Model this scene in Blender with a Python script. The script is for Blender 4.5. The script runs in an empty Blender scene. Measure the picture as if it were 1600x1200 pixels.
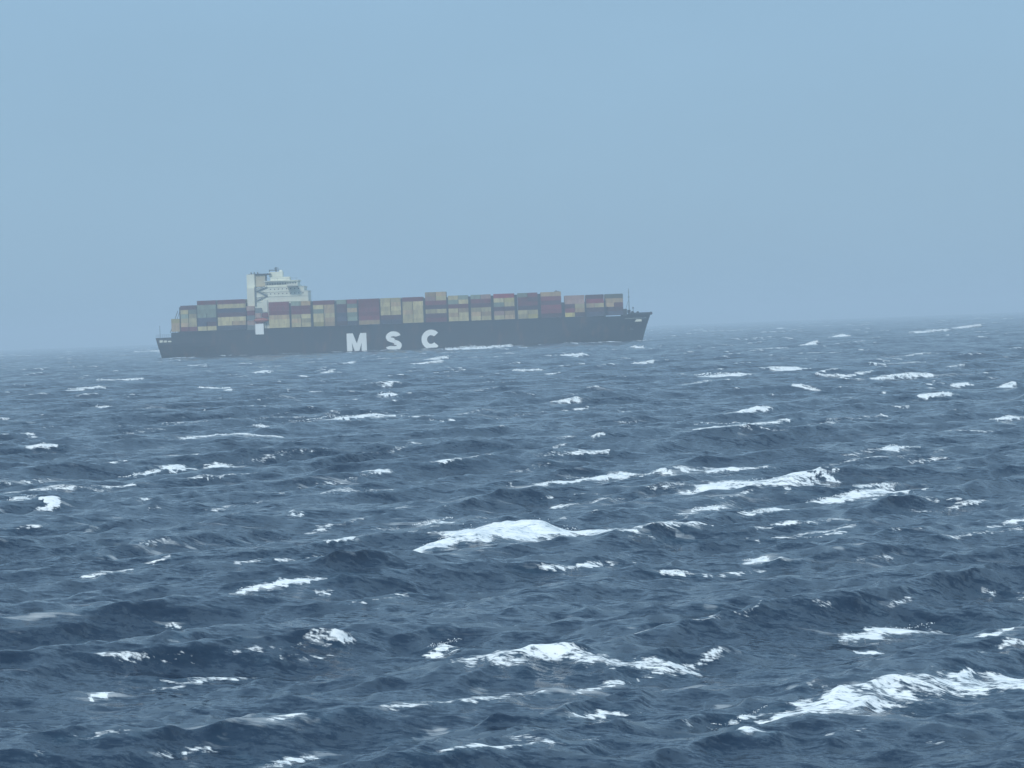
import bpy, math, random
import numpy as np
from mathutils import Matrix, Vector
random.seed(7)
rng = np.random.default_rng(11)
scene = bpy.context.scene
C = scene.collection

# ------------------------------------------------------------------ camera
CAM_H = 12.5
ROLL = math.radians(-2.15)
PITCH = math.radians(1.028 + 0.034)
FPX = 5000.0                     # focal length in photo pixels (photo is 1600 wide)
cam_d = bpy.data.cameras.new('camera')
cam = bpy.data.objects.new('camera', cam_d)
C.objects.link(cam)
cam_d.sensor_width = 36.0
cam_d.lens = 36.0 * FPX / 1600.0
cam_d.clip_start = 0.5
cam_d.clip_end = 60000
CM = Matrix.Rotation(math.pi/2 - PITCH, 3, 'X') @ Matrix.Rotation(ROLL, 3, 'Z')
cam.matrix_world = Matrix.Translation((0, 0, CAM_H)) @ CM.to_4x4()
scene.camera = cam
CMn = np.array(CM)

# ------------------------------------------------------------------ sky, sun, exposure
ZENITH = 1.7
SKY_C = (2.75, 4.5, 6.25)
SUN_EL, SUN_AZ = math.radians(48), math.radians(205)     # azimuth clockwise from +Y: behind the camera, a little left
world = bpy.data.worlds.new('World')
scene.world = world
world.use_nodes = True
wn = world.node_tree
wn.nodes.clear()
wo = wn.nodes.new('ShaderNodeOutputWorld')
bg = wn.nodes.new('ShaderNodeBackground')
sky = wn.nodes.new('ShaderNodeTexSky')
sky.sky_type = 'NISHITA'
sky.sun_disc = False
sky.sun_elevation = SUN_EL
sky.sun_rotation = SUN_AZ
sky.altitude = 0
sky.air_density = 1.0
sky.dust_density = 1.0
sky.ozone_density = 3.0
bg.inputs['Strength'].default_value = 0.1
# hazy overcast veil over the clear-sky model: pale blue, brighter toward the zenith
geo = wn.nodes.new('ShaderNodeTexCoord')
sep = wn.nodes.new('ShaderNodeSeparateXYZ')
wn.links.new(geo.outputs['Generated'], sep.inputs[0])
gr = wn.nodes.new('ShaderNodeMapRange')
gr.inputs['From Min'].default_value = 0.0; gr.inputs['From Max'].default_value = 1.0
gr.inputs['To Min'].default_value = 1.0; gr.inputs['To Max'].default_value = ZENITH
wn.links.new(sep.outputs['Z'], gr.inputs['Value'])
veil_c = wn.nodes.new('ShaderNodeVectorMath'); veil_c.operation = 'SCALE'
veil_c.inputs[0].default_value = SKY_C
# faint uneven murk
wnz = wn.nodes.new('ShaderNodeTexNoise'); wnz.inputs['Scale'].default_value = 7.0; wnz.inputs['Detail'].default_value = 4
wmp = wn.nodes.new('ShaderNodeMapping'); wmp.inputs['Scale'].default_value = (1, 1, 2.2)
wn.links.new(geo.outputs['Generated'], wmp.inputs['Vector']); wn.links.new(wmp.outputs[0], wnz.inputs['Vector'])
wmr = wn.nodes.new('ShaderNodeMapRange'); wmr.inputs['To Min'].default_value = 0.93; wmr.inputs['To Max'].default_value = 1.07
wn.links.new(wnz.outputs['Fac'], wmr.inputs['Value'])
wmu = wn.nodes.new('ShaderNodeMath'); wmu.operation = 'MULTIPLY'
wn.links.new(gr.outputs[0], wmu.inputs[0]); wn.links.new(wmr.outputs[0], wmu.inputs[1])
wn.links.new(wmu.outputs[0], veil_c.inputs['Scale'])
mixw = wn.nodes.new('ShaderNodeMix'); mixw.data_type = 'RGBA'
mixw.inputs[0].default_value = 0.88
wn.links.new(sky.outputs['Color'], mixw.inputs[6])
wn.links.new(veil_c.outputs[0], mixw.inputs[7])
wn.links.new(mixw.outputs[2], bg.inputs['Color'])
wn.links.new(bg.outputs['Background'], wo.inputs['Surface'])
sun_d = bpy.data.lights.new('sun', 'SUN')
sun_d.energy = 2.3
sun_d.angle = math.radians(12)
sun_d.color = (1.0, 0.97, 0.92)
sun = bpy.data.objects.new('sun', sun_d)
C.objects.link(sun)
sdir = Vector((math.sin(SUN_AZ)*math.cos(SUN_EL), math.cos(SUN_AZ)*math.cos(SUN_EL), math.sin(SUN_EL)))
sun.rotation_euler = sdir.to_track_quat('Z', 'Y').to_euler()
scene.view_settings.view_transform = 'Standard'
scene.view_settings.look = 'None'
scene.view_settings.gamma = 1.0
scene.view_settings.exposure = 0.0
scene.view_settings.use_curve_mapping = False
scene.cycles.max_bounces = 6
scene.cycles.volume_bounces = 3
scene.cycles.transparent_max_bounces = 8

# ------------------------------------------------------------------ helpers
def tag(o, label=None, cat=None, group=None, kind=None):
    if label: o['label'] = label
    if cat: o['category'] = cat
    if group: o['group'] = group
    if kind: o['kind'] = kind
    return o

def link(name, me, parent=None, loc=None):
    o = bpy.data.objects.new(name, me)
    C.objects.link(o)
    if parent is not None: o.parent = parent
    if loc is not None: o.location = loc
    return o

def empty(name, loc=(0, 0, 0)):
    o = bpy.data.objects.new(name, None)
    o.empty_display_size = 2
    C.objects.link(o)
    o.location = loc
    return o

class MB:
    """collects shapes into one mesh"""
    def __init__(s):
        s.v, s.f, s.m = [], [], []
    def add(s, vs, fs, mi=0):
        n = len(s.v)
        s.v += [tuple(p) for p in vs]
        s.f += [tuple(n+i for i in f) for f in fs]
        s.m += [mi]*len(fs)
    def box(s, x0, x1, y0, y1, z0, z1, mi=0):
        s.add([(x0,y0,z0),(x1,y0,z0),(x1,y1,z0),(x0,y1,z0),(x0,y0,z1),(x1,y0,z1),(x1,y1,z1),(x0,y1,z1)],
              [(0,3,2,1),(4,5,6,7),(0,1,5,4),(1,2,6,5),(2,3,7,6),(3,0,4,7)], mi)
    def prism(s, poly, y0, y1, mi=0):
        """polygon in x,z (counter-clockwise seen from -y) pushed from y0 to y1"""
        n = len(poly)
        vs = [(x, y0, z) for x, z in poly] + [(x, y1, z) for x, z in poly]
        fs = [tuple(range(n)), tuple(range(2*n-1, n-1, -1))]
        fs += [(i, n+i, n+(i+1) % n, (i+1) % n) for i in range(n)]
        s.add(vs, fs, mi)
    def tube(s, a, b, r, n=6, mi=0, r2=None):
        a, b = Vector(a), Vector(b)
        r2 = r if r2 is None else r2
        q = (b-a).to_track_quat('Z', 'Y')
        vs = []
        for p, rr in ((a, r), (b, r2)):
            for i in range(n):
                t = 2*math.pi*i/n
                vs.append(tuple(p + q @ Vector((rr*math.cos(t), rr*math.sin(t), 0))))
        fs = [(i, (i+1) % n, n+(i+1) % n, n+i) for i in range(n)]
        fs += [tuple(range(n-1, -1, -1)), tuple(range(n, 2*n))]
        s.add(vs, fs, mi)
    def strip(s, pts, y0, y1, mi=0):
        """pts: list of ((x,z) outer, (x,z) inner) pairs joined into a solid ribbon"""
        n = len(pts)
        vs = []
        for (o, i) in pts:
            vs += [(o[0], y0, o[1]), (i[0], y0, i[1]), (o[0], y1, o[1]), (i[0], y1, i[1])]
        fs = []
        for k in range(n-1):
            a, b = 4*k, 4*(k+1)
            fs += [(a, a+1, b+1, b), (a+2, b+2, b+3, a+3), (a, b, b+2, a+2), (a+1, a+3, b+3, b+1)]
        fs += [(0, 2, 3, 1), (4*n-4, 4*n-3, 4*n-1, 4*n-2)]
        s.add(vs, fs, mi)
    def mesh(s, name, mats):
        me = bpy.data.meshes.new(name)
        me.from_pydata(s.v, [], s.f)
        for m in (mats if isinstance(mats, (list, tuple)) else [mats]): me.materials.append(m)
        me.polygons.foreach_set('material_index', s.m)
        me.update()
        return me
    def build(s, name, mats, parent=None, loc=None):
        return link(name, s.mesh(name, mats), parent, loc)

def nodes(m):
    m.use_nodes = True
    nt = m.node_tree
    b = nt.nodes['Principled BSDF']
    return nt, b

def paint(name, col, rough=0.6, grime=0.25, rust=0.0, scale=0.35, metal=0.0, vary=0.05):
    """weathered ship paint: base colour, broad fading, rust runs"""
    m = bpy.data.materials.new(name)
    nt, b = nodes(m)
    N, L = nt.nodes, nt.links
    tc = N.new('ShaderNodeTexCoord')
    oi = N.new('ShaderNodeObjectInfo')
    mp = N.new('ShaderNodeMapping'); mp.inputs['Scale'].default_value = (1, 1, 0.25)
    ad = N.new('ShaderNodeVectorMath'); ad.operation = 'ADD'
    L.new(tc.outputs['Object'], ad.inputs[0]); 
    sc = N.new('ShaderNodeVectorMath'); sc.operation = 'SCALE'
    L.new(oi.outputs['Location'], sc.inputs[0]); sc.inputs['Scale'].default_value = 1.37
    L.new(sc.outputs[0], ad.inputs[1])
    L.new(ad.outputs[0], mp.inputs['Vector'])
    no = N.new('ShaderNodeTexNoise'); no.inputs['Scale'].default_value = scale; no.inputs['Detail'].default_value = 6
    L.new(mp.outputs[0], no.inputs['Vector'])
    hs = N.new('ShaderNodeHueSaturation')
    hs.inputs['Color'].default_value = (*col, 1)
    vr = N.new('ShaderNodeMapRange')
    vr.inputs['To Min'].default_value = 1-vary; vr.inputs['To Max'].default_value = 1+vary*1.2
    L.new(oi.outputs['Random'], vr.inputs['Value'])
    L.new(vr.outputs[0], hs.inputs['Value'])
    mx = N.new('ShaderNodeMix'); mx.data_type = 'RGBA'
    mr = N.new('ShaderNodeMapRange'); mr.inputs['From Min'].default_value = 0.4; mr.inputs['From Max'].default_value = 0.75
    mr.inputs['To Max'].default_value = grime
    L.new(no.outputs['Fac'], mr.inputs['Value'])
    L.new(mr.outputs[0], mx.inputs[0])
    L.new(hs.outputs[0], mx.inputs[6])
    g = 0.25*sum(col)/3 + 0.03
    mx.inputs[7].default_value = (g*1.1, g, g*0.9, 1)
    out = mx.outputs[2]
    if rust > 0:
        n2 = N.new('ShaderNodeTexNoise'); n2.inputs['Scale'].default_value = scale*3; n2.inputs['Detail'].default_value = 8
        L.new(mp.outputs[0], n2.inputs['Vector'])
        m2 = N.new('ShaderNodeMapRange'); m2.inputs['From Min'].default_value = 0.55; m2.inputs['From Max'].default_value = 0.72
        m2.inputs['To Max'].default_value = rust
        L.new(n2.outputs['Fac'], m2.inputs['Value'])
        x2 = N.new('ShaderNodeMix'); x2.data_type = 'RGBA'
        L.new(m2.outputs[0], x2.inputs[0]); L.new(out, x2.inputs[6])
        x2.inputs[7].default_value = (0.16, 0.07, 0.035, 1)
        out = x2.outputs[2]
    L.new(out, b.inputs['Base Color'])
    b.inputs['Roughness'].default_value = rough
    b.inputs['Metallic'].default_value = metal
    return m

# ------------------------------------------------------------------ sea surface
R_EARTH = 6371000.0
MPP_SHIP = 0.39
DIR0 = math.radians(45)          # crest line direction in the ground plane (x right, y away)
NRM0 = DIR0 - math.pi/2          # travel direction: right and toward the viewer
NW = 120
lam = np.exp(np.linspace(math.log(0.8), math.log(60.0), NW) + rng.uniform(-.015, .015, NW))
kk = 2*math.pi/lam
spread = np.clip(0.28 + 0.40*np.log(30.0/lam)/3.0, 0.26, 0.8)
th = NRM0 + rng.normal(0, 1, NW)*spread
slope = 0.034*np.ones(NW)
slope *= np.where(lam > 18, np.exp(-((np.log(lam/18))/0.75)**2), 1.0)
slope *= np.where(lam < 5, 1.25, np.where(lam > 20, 0.98, np.where(lam > 9, 0.88, 1.0)))
slope *= 1.0 + rng.normal(0, .22, NW)
amp = slope/kk
kx, ky = kk*np.cos(th), kk*np.sin(th)
ph = rng.uniform(0, 2*math.pi, NW)
om = np.sqrt(9.81*kk)
CHOP = 1.1

def waves(X, Y, res=None, t=0.0, jac=True, f=np.float32):
    """Gerstner sum at parametric points; res = local grid spacing used to drop waves the grid cannot carry"""
    X = X.astype(f); Y = Y.astype(f)
    z = np.zeros_like(X); dx = np.zeros_like(X); dy = np.zeros_like(X)
    jxx = np.zeros_like(X); jyy = np.zeros_like(X); jxy = np.zeros_like(X)
    for i in range(NW):
        a = f(amp[i])
        if res is not None:
            w = np.clip((lam[i]/res - 1.6)/1.6, 0, 1).astype(f)
            sel = np.nonzero(w.ravel() > 0)[0]
            if len(sel) == 0: continue
            nmax = sel[-1]+1            # rows are ordered by distance
        else:
            w = None; nmax = X.size
        p = f(kx[i])*X.ravel()[:nmax] + f(ky[i])*Y.ravel()[:nmax] + f(ph[i] - om[i]*t)
        s, c = np.sin(p), np.cos(p)
        if w is not None:
            ww = w.ravel()[:nmax]*a
        else:
            ww = a
        cx, cy = f(kx[i]/kk[i]), f(ky[i]/kk[i])
        ac = ww*c
        z.ravel()[:nmax] += ac
        if jac:
            q = ac*f(CHOP*kk[i])
            jxx.ravel()[:nmax] -= q*cx*cx; jyy.ravel()[:nmax] -= q*cy*cy; jxy.ravel()[:nmax] -= q*cx*cy
        if t == 0.0:
            as_ = ww*s*f(CHOP)
            dx.ravel()[:nmax] -= as_*cx; dy.ravel()[:nmax] -= as_*cy
    return z, dx, dy, (1+jxx)*(1+jyy) - jxy*jxy

def base_height(x, y):
    """height of the undisturbed wave field at world points"""
    px, py = x.copy(), y.copy()
    for _ in range(3):
        z, dx, dy, _j = waves(px, py, jac=False, f=np.float64)
        px, py = x-dx, y-dy
    z, dx, dy, _j = waves(px, py, jac=False, f=np.float64)
    return z - (x*x+y*y)/(2*R_EARTH)

def ray(px, py):
    d = np.array([(px-800.0)/FPX, -(py-600.0)/FPX, -1.0])
    return CMn @ d

# grid: fine in the seaward sector, coarse all round; spacing grows with distance
n_fine = 710
ang = np.concatenate([np.linspace(-180, -19, 30)[:-1], np.linspace(-19, -10.4, 60)[:-1],
                      np.linspace(-10.4, 10.4, n_fine),
                      np.linspace(10.4, 19, 60)[1:], np.linspace(19, 180, 30)[1:]])
ang = np.radians(ang)
rad = [3.0, 12.0, 25.0, 40.0, 55.0, 66.0, 74.0]
r = 79.0
while r < 14500:
    rad.append(r)
    r += 0.13 + 0.0028*r
rad = np.array(rad + [14500.0])
A, Rr = np.meshgrid(ang, rad)
GX = Rr*np.sin(A); GY = Rr*np.cos(A)
dr = np.gradient(rad)
RES = np.repeat(dr[:, None], len(ang), 1)*0.85
off = np.degrees(np.abs(ang))
RES = np.maximum(RES, np.where(off > 10.45, Rr*np.radians(0.5), 0)*1.0)
# rows are ordered by distance; in coarse sectors keep fine-sector culling order by using the row spacing only
RESrow = np.repeat((dr*0.85)[:, None], len(ang), 1)
Z, DX, DY, J = waves(GX, GY, RESrow)
J1 = [waves(GX, GY, RESrow, t=-tt)[3] for tt in (0.55, 1.3, 2.4)]
# shelter: hull side calms nothing; keep physical
X = GX + DX; Y = GY + DY

def rowq(Jm, q):
    """per-distance threshold: the share q of the surface that is most compressed, and a scale for it"""
    fine = Jm[:, 88:88+n_fine]
    n = fine.shape[0]
    th_ = np.zeros(n); sd = np.zeros(n)
    for i in range(n):
        a, b = max(0, i-25), min(n, i+26)
        blk = fine[a:b:5]
        th_[i] = np.quantile(blk, q); sd[i] = blk.std()
    return th_[:, None], sd[:, None]+1e-4

rr = rad[:, None]
cover = 0.0085
t0, s0 = rowq(J, cover)
foam = np.clip((t0 - J)/(0.6*s0) + 0.2, 0, 1)
foam *= np.clip((rr-170)/350, 0.0, 1.0)
veil = np.zeros_like(foam)
for Jm, wgt in zip(J1, (0.75, 0.55, 0.4)):
    t1, s1 = rowq(Jm, 0.03)
    veil = np.maximum(veil, wgt*np.clip((t1 - Jm)/(0.6*s1) + 0.2, 0, 1))

# breaking crests seen in the photograph: (px, py, thickness px) along the top edge, then crest angle
B = [
 ([(585,886,4),(640,864,5),(700,840,13),(745,828,30),(780,824,40),(805,824,30),(832,812,38),(870,824,32),(905,850,6)], -55, 1),
 ([(370,927,3),(410,915,8),(450,909,13),(503,904,3)], 45, 1),
 ([(646,831,3),(690,815,9),(705,817,5)], 45, 1),
 ([(450,665,2),(520,656,5),(580,646,10),(600,652,4)], 50, 1),
 ([(285,686,3),(340,678,4),(375,677,5),(440,685,3),(465,688,2)], 30, 1),
 ([(185,760,3),(240,738,8),(288,726,11)], -65, 1),
 ([(318,738,4),(345,725,10),(362,730,4)], 40, 1),
 ([(840,758,3),(920,747,6),(985,740,9),(1045,735,18),(1057,750,3)], 35, 1),
 ([(1060,737,3),(1130,734,6),(1200,728,5)], 35, .9),
 ([(1005,791,5),(1090,770,13),(1150,752,20),(1200,757,16),(1262,753,8)], -50, .75),
 ([(1110,655,3),(1150,645,7),(1200,635,9)], 55, 1),
 ([(1085,672,4),(1150,664,6),(1235,655,5)], 45, .8),
 ([(1260,790,5),(1330,776,8),(1385,766,13),(1422,774,8)], 45, .85),
 ([(1372,706,5),(1395,698,9),(1420,698,4)], 45, .9),
 ([(1180,1140,5),(1260,1113,28),(1340,1088,42),(1420,1070,45),(1500,1072,36),(1610,1060,24)], -48, .62),
 ([(1110,1142,3),(1160,1120,11),(1200,1113,6)], 50, .75),
 ([(690,1045,5),(750,1032,16),(810,1018,26),(880,1020,28),(960,1034,18),(1092,1054,6)], -3, .5),
 ([(668,1032,3),(700,1009,7),(722,1016,3)], 45, .9),
 ([(1315,1002,6),(1370,984,20),(1420,985,14),(1462,990,5)], 40, .75),
 ([(1338,1020,7),(1368,1019,7)], 30, 1),
 ([(1498,1056,7),(1518,1047,12),(1530,1058,6)], 30, 1),
 ([(1160,884,4),(1183,874,12),(1199,870,8)], 50, 1),
 ([(405,1203,6),(450,1190,9),(490,1185,4)], 45, .9),
 ([(610,1105,4),(700,1096,7),(795,1087,9)], 40, .5),
 ([(775,1089,3),(842,1076,4)], 45, .5),
 ([(690,1174,3),(780,1167,5),(862,1159,3)], 45, .6),
 ([(845,889,5),(880,888,3),(932,883,5)], 35, .9), ([(1035,893,6),(1083,897,5)], 20, .9),
 ([(1100,899,3),(1190,893,4)], 30, .6),
 ([(1283,531,3),(1318,523,9),(1334,532,3)], 30, 1), ([(1250,541,4),(1278,533,6)], 40, 1),
 ([(1083,597,5),(1120,588,8),(1157,583,6)], 45, .85),
 ([(1210,582,4),(1250,575,4)], 45, 1), ([(1275,585,4),(1320,586,3)], 30, .9), ([(1360,592,3),(1455,586,6)], 30, .8),
 ([(1233,604,3),(1285,612,3)], 10, .8), ([(1438,620,5),(1485,614,5)], 45, 1), ([(1490,605,4),(1512,598,5)], 45, .9),
 ([(1555,607,6),(1582,597,8)], 45, .9), ([(310,604,6),(368,607,3)], 20, 1), ([(150,593,3),(224,592,3)], 35, .9),
 ([(107,612,3),(157,603,4)], 45, .9), ([(150,635,6),(177,636,5)], 30, .9), ([(588,617,6),(617,615,6)], 30, 1),
 ([(598,604,4),(614,599,5)], 40, .9), ([(503,585,4),(520,577,6)], 40, 1), ([(42,698,3),(86,695,4)], 40, 1),
 ([(2,797,4),(30,779,7),(52,780,5)], 45, .9), ([(58,804,4),(94,786,6)], 55, .9), ([(62,777,3),(92,787,3)], 10, .8),
 ([(507,844,5),(547,842,4)], 35, .9), ([(395,664,4),(426,668,6)], 20, .8), ([(925,682,3),(940,677,7),(957,688,4)], 30, 1),
 ([(868,557,3),(912,552,5)], 45, 1), ([(985,569,3),(1022,563,5)], 45, 1),
 ([(1420,522,4),(1482,514,4)], 45, .8), ([(1488,514,3),(1532,507,4)], 45, .8),
 ([(385,585,4),(412,580,5)], 40, .9), ([(1330,762,4),(1403,755,5)], 45, .7), ([(1083,801,4),(1132,790,6)], 50, .8),
 ([(1163,804,4),(1217,795,5)], 50, .8), ([(846,712,3),(948,706,3)], 35, .5), ([(250,1064,4),(400,1060,4)], 35, .45),
 ([(418,1126,5),(474,1115,6)], 50, .6), ([(140,1091,6),(170,1084,6)], 30, .8), ([(900,1112,4),(995,1114,3)], 25, .6),
 ([(1545,656,4),(1605,651,4)], 35, .8), ([(1376,647,4),(1400,653,5)], 20, .9), ([(430,876,5),(522,870,5)], 35, .45),
 ([(0,755,4),(60,752,5),(165,746,4)], 35, .5), ([(0,770,3),(190,758,4)], 35, .4), ([(430,1030,3),(520,1026,3)], 35, .4),
 ([(860,628,3),(905,625,5)], 40, .9), ([(800,579,2),(842,577,4)], 40, .9), ([(635,572,3),(690,563,4)], 45, .9),
 ([(1180,546,3),(1230,543,3)], 40, .6), ([(250,1180,3),(330,1172,4)], 45, .4), ([(540,945,3),(640,930,3)], 45, .35),
 ([(230,880,3),(270,868,4)], 50, .5), ([(120,905,3),(200,890,4)], 50, .4), ([(1480,838,3),(1600,826,4)], 45, .35),
 ([(1180,824,3),(1330,812,4)], 45, .4), ([(480,770,4),(610,764,5)], 35, .5), ([(1000,820,3),(1110,822,4)], 30, .4),
 ([(695,541,9),(720,543,10),(760,541,9),(800,538,7)], 8, 1), ([(655,566,4),(700,556,6)], 40, 1), ([(370,549,5),(402,552,4)], 20, .9),
 ([(870,537,4),(1005,533,4)], 10, .6), ([(985,543,4),(1005,541,7)], 20, 1),
 ([(210,548,2),(262,550,4)], 30, .9), ([(410,553,3),(455,549,4)], 30, .8),
]

def stroke_solve(pts, adeg, soft=1.0):
    P = np.array(pts, float)
    P[:, 2] *= 0.78 if P[:, 2].max() in (40,) else 0.52 if P[:, 2].max() < 15 else 0.62
    ci = int(np.argmax(P[:, 2])) if len(P) > 2 else 0
    cx, cy, ct = (P[ci] if len(P) > 2 else P.mean(0))
    d = ray(cx, cy)
    rs = np.exp(np.linspace(math.log(78), math.log(9000), 900))
    hx, hy = d[0]/d[1]*rs, rs
    zr = CAM_H + d[2]/d[1]*rs
    sc = rs/FPX
    Aup = np.clip(0.55*ct*sc, 0.05, 1.8)*soft
    hb = base_height(hx, hy) + Aup
    w = np.nonzero(hb >= zr)[0]
    if len(w) == 0: return None
    i = w[0]
    c = np.array([hx[i], hy[i]])
    straight = adeg < 0
    al = math.radians(-adeg if straight else adeg*0.6)
    dv = np.array([math.cos(al), math.sin(al)])
    out = []
    for (px, py, tk) in P:
        q = ray(px, py)
        # intersection of the ray's ground track with the crest line c + u*dv
        M = np.array([[dv[0], -q[0]/q[1]], [dv[1], -1.0]])
        u, yy = np.linalg.solve(M, -c)
        ys_ = yy + np.linspace(-6, 6, 41)*(0.0 if straight else min(1.5, yy/250+0.3))
        xs_ = q[0]/q[1]*ys_
        zt = CAM_H + q[2]/q[1]*ys_
        dd = zt - base_height(xs_, ys_)
        want = 0.55*tk*yy/FPX*soft
        k_ = int(np.argmin(np.abs(dd-want) + 0.04*np.abs(ys_-yy)))
        X_, Y_ = xs_[k_], ys_[k_]
        out.append(((X_-c[0])*dv[0] + (Y_-c[1])*dv[1], (X_-c[0])*dv[1] - (Y_-c[1])*dv[0], dd[k_], tk*Y_/FPX))
    out = np.array(out)
    o = np.argsort(out[:, 0]); out = out[o]
    for i_ in range(1, len(out)):
        lim = 1.2*(out[i_, 0]-out[i_-1, 0])+0.05
        out[i_, 1] = min(max(out[i_, 1], out[i_-1, 1]-lim), out[i_-1, 1]+lim)
    yr = P[:, 1] + 0.0375*P[:, 0]
    dl = np.clip(out[:, 2], -0.6, Aup[i]+1.5) if straight else np.clip(out[:, 2], -0.3*soft, Aup[i] + (0.35*soft if P[:, 2].max() < 26 else 0.35 + 1.0*(yr.max()-yr.min())*c[1]/FPX))
    wx = c[0]+out[:, 0]*dv[0]+out[:, 1]*dv[1]; wy = c[1]+out[:, 0]*dv[1]-out[:, 1]*dv[0]
    zc = base_height(wx, wy) + dl + (wx*wx+wy*wy)/(2*R_EARTH)
    return c, dv, out[:, 0], dl, out[:, 3], math.cos(al), out[:, 1], zc

def vnoise(x, seed):
    g = np.random.default_rng(seed).uniform(-1, 1, 512)
    i = np.floor(x).astype(int); f_ = x-i; f_ = f_*f_*(3-2*f_)
    return g[i % 512]*(1-f_) + g[(i+1) % 512]*f_

hero = np.zeros_like(foam)
spray_pts = []
# many more small whitecaps and faint foam lines between the large ones
B = [(p_, -(a_+5) if (a_ >= 40 and p_[-1][0]-p_[0][0] > 25) else a_, s_) for p_, a_, s_ in B]
rb = random.Random(5)
n_named = len(B)
for k in range(400):
    py = 526 + 650*rb.random()**2.4
    px = rb.uniform(-420, 2020)
    py += -0.0375*(px-800)
    near = min(1.0, max(0.0, (py-540)/600))
    if near > 0.5 and rb.random() < 0.45: continue
    big = rb.random()
    Lp = (12 + 34*rb.random()**2)*(1+1.2*near) if big < 0.6 else (45+110*rb.random())*(1+0.8*near)
    sl = -0.0375 - rb.uniform(0.0, 0.25) if rb.random() < 0.9 else rb.uniform(0, 0.12)
    tk = (1.6 + 3.6*rb.random()**1.5)*(1+0.6*near)
    st = rb.uniform(0.55, 1.0) if rb.random() < 0.5-0.2*near else rb.uniform(0.18, 0.5)
    if big > 0.6: st *= 0.6; tk *= 0.8
    n = rb.choice([3, 3, 4]); P = []
    for i in range(n):
        f_ = i/(n-1)
        P.append((px+Lp*(f_-.5), py+sl*Lp*(f_-.5)+rb.uniform(-.06, .06)*Lp, tk*(0.45 if i in (0, n-1) else rb.uniform(.8, 1.4))))
    B.append((P, rb.uniform(20, 60), st))
YR = np.hypot(X, Y)
rowmin = rad
for bi, (pts, adeg, strength) in enumerate(B):
    S = stroke_solve(pts, adeg, 1.0 if bi < n_named else 0.5)
    if S is None: continue
    c, dv, us, dl, tk, ca, w0, zc = S
    L = us[-1]-us[0]; dmax = max(0.15, np.abs(dl).max()); tmax = tk.max()
    reach = L + 6*dmax + 8
    rc = math.hypot(*c)
    i0, i1 = np.searchsorted(rad, [rc-reach, rc+reach])
    ac = math.atan2(c[0], c[1]); da = reach/rc
    j0, j1 = np.searchsorted(ang, [ac-da, ac+da])
    if bi < n_named and strength > 0.65:
        ns = int(min(420, 60 + 260*tmax))
        g_ = np.random.default_rng(3000+bi)
        uu = g_.uniform(us[0], us[-1], ns)
        tt = np.interp(uu, us, tk)
        ww_ = np.interp(uu, us, w0) + g_.exponential(1.0, ns)*0.5*tt*g_.choice([-1, 1, 1], ns)
        hh = np.interp(uu, us, dl) + g_.exponential(1.0, ns)*0.13*tt*(g_.random(ns) < 0.6) - 0.5*tt*g_.random(ns)*(ww_ > 0)
        pxs = c[0]+uu*dv[0]+ww_*dv[1]; pys = c[1]+uu*dv[1]-ww_*dv[0]
        spray_pts.append(np.stack([pxs, pys, base_height(pxs, pys)+np.maximum(hh, 0.02), rc/FPX*g_.uniform(0.35, 1.1, ns)*1.0], -1))
    xs = X[i0:i1, j0:j1]; ys = Y[i0:i1, j0:j1]
    if xs.size == 0: continue
    u = (xs-c[0])*dv[0] + (ys-c[1])*dv[1]
    w = (xs-c[0])*dv[1] - (ys-c[1])*dv[0]          # positive toward the viewer
    w = w + 0.25*tmax*vnoise(u/(0.5*tmax+0.3)+50, bi)
    uc = np.clip(u, us[0], us[-1])
    w = w - np.interp(uc, us, w0)
    d_ = np.interp(uc, us, dl)
    end = np.maximum(us[0]-u, u-us[-1]); end = np.clip(end, 0, None)
    env = np.exp(-(end/(0.25*L+0.8*dmax+0.3))**2)
    wf = 1.1*np.abs(d_)+0.5*tmax+0.35; wb = 2.6*np.abs(d_)+1.2
    prof = np.where(w > 0, np.exp(-(w/wf)**2), np.exp(-(w/wb)**2))
    Z[i0:i1, j0:j1] += (d_*prof*env).astype(np.float32)
    t_ = np.interp(uc, us, tk)*(1.0+0.45*vnoise(u/(0.35*tmax+0.25)+90, bi+100)+0.25*vnoise(u/(0.1*tmax+0.08)+20, bi+200))
    t_ = np.maximum(t_, 0.05)
    zl = np.interp(uc, us, zc)
    q = np.where(w > 0, np.maximum(zl - Z[i0:i1, j0:j1], -0.15*t_) + (w/ca)*(CAM_H/rc), -w*0.35)
    q = np.where(w > 7*t_+1.0, 9.0*t_, q)
    fo = np.clip((1.3 - q/t_)/0.7, 0, 1)*np.clip(1-end/(0.15*tmax+0.1), 0, 1)
    drl = np.repeat(dr[i0:i1, None], j1-j0, 1)
    line = np.clip(1.35 - np.abs(w+0.2*drl)/(0.62*drl), 0, 1)*np.clip(1-end/(0.1*L+0.1), 0, 1)*(0.72+0.3*vnoise(u/(0.12*L+0.1)+70, bi+400))
    fo = np.maximum(fo, line)*(0.35+0.75*strength)
    hv = hero[i0:i1, j0:j1]
    hero[i0:i1, j0:j1] = np.maximum(hv, fo)
    ve = np.exp(-np.clip(q/t_-1, 0, None)/1.0)*np.exp(-(np.clip(-w, 0, None)/(2.5*tmax+1))**2)*np.exp(-(end/(0.3*L+.3))**2)
    veil[i0:i1, j0:j1] = np.maximum(veil[i0:i1, j0:j1], ve*0.6*strength)

foam = np.maximum(foam*0.8, hero)
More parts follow.
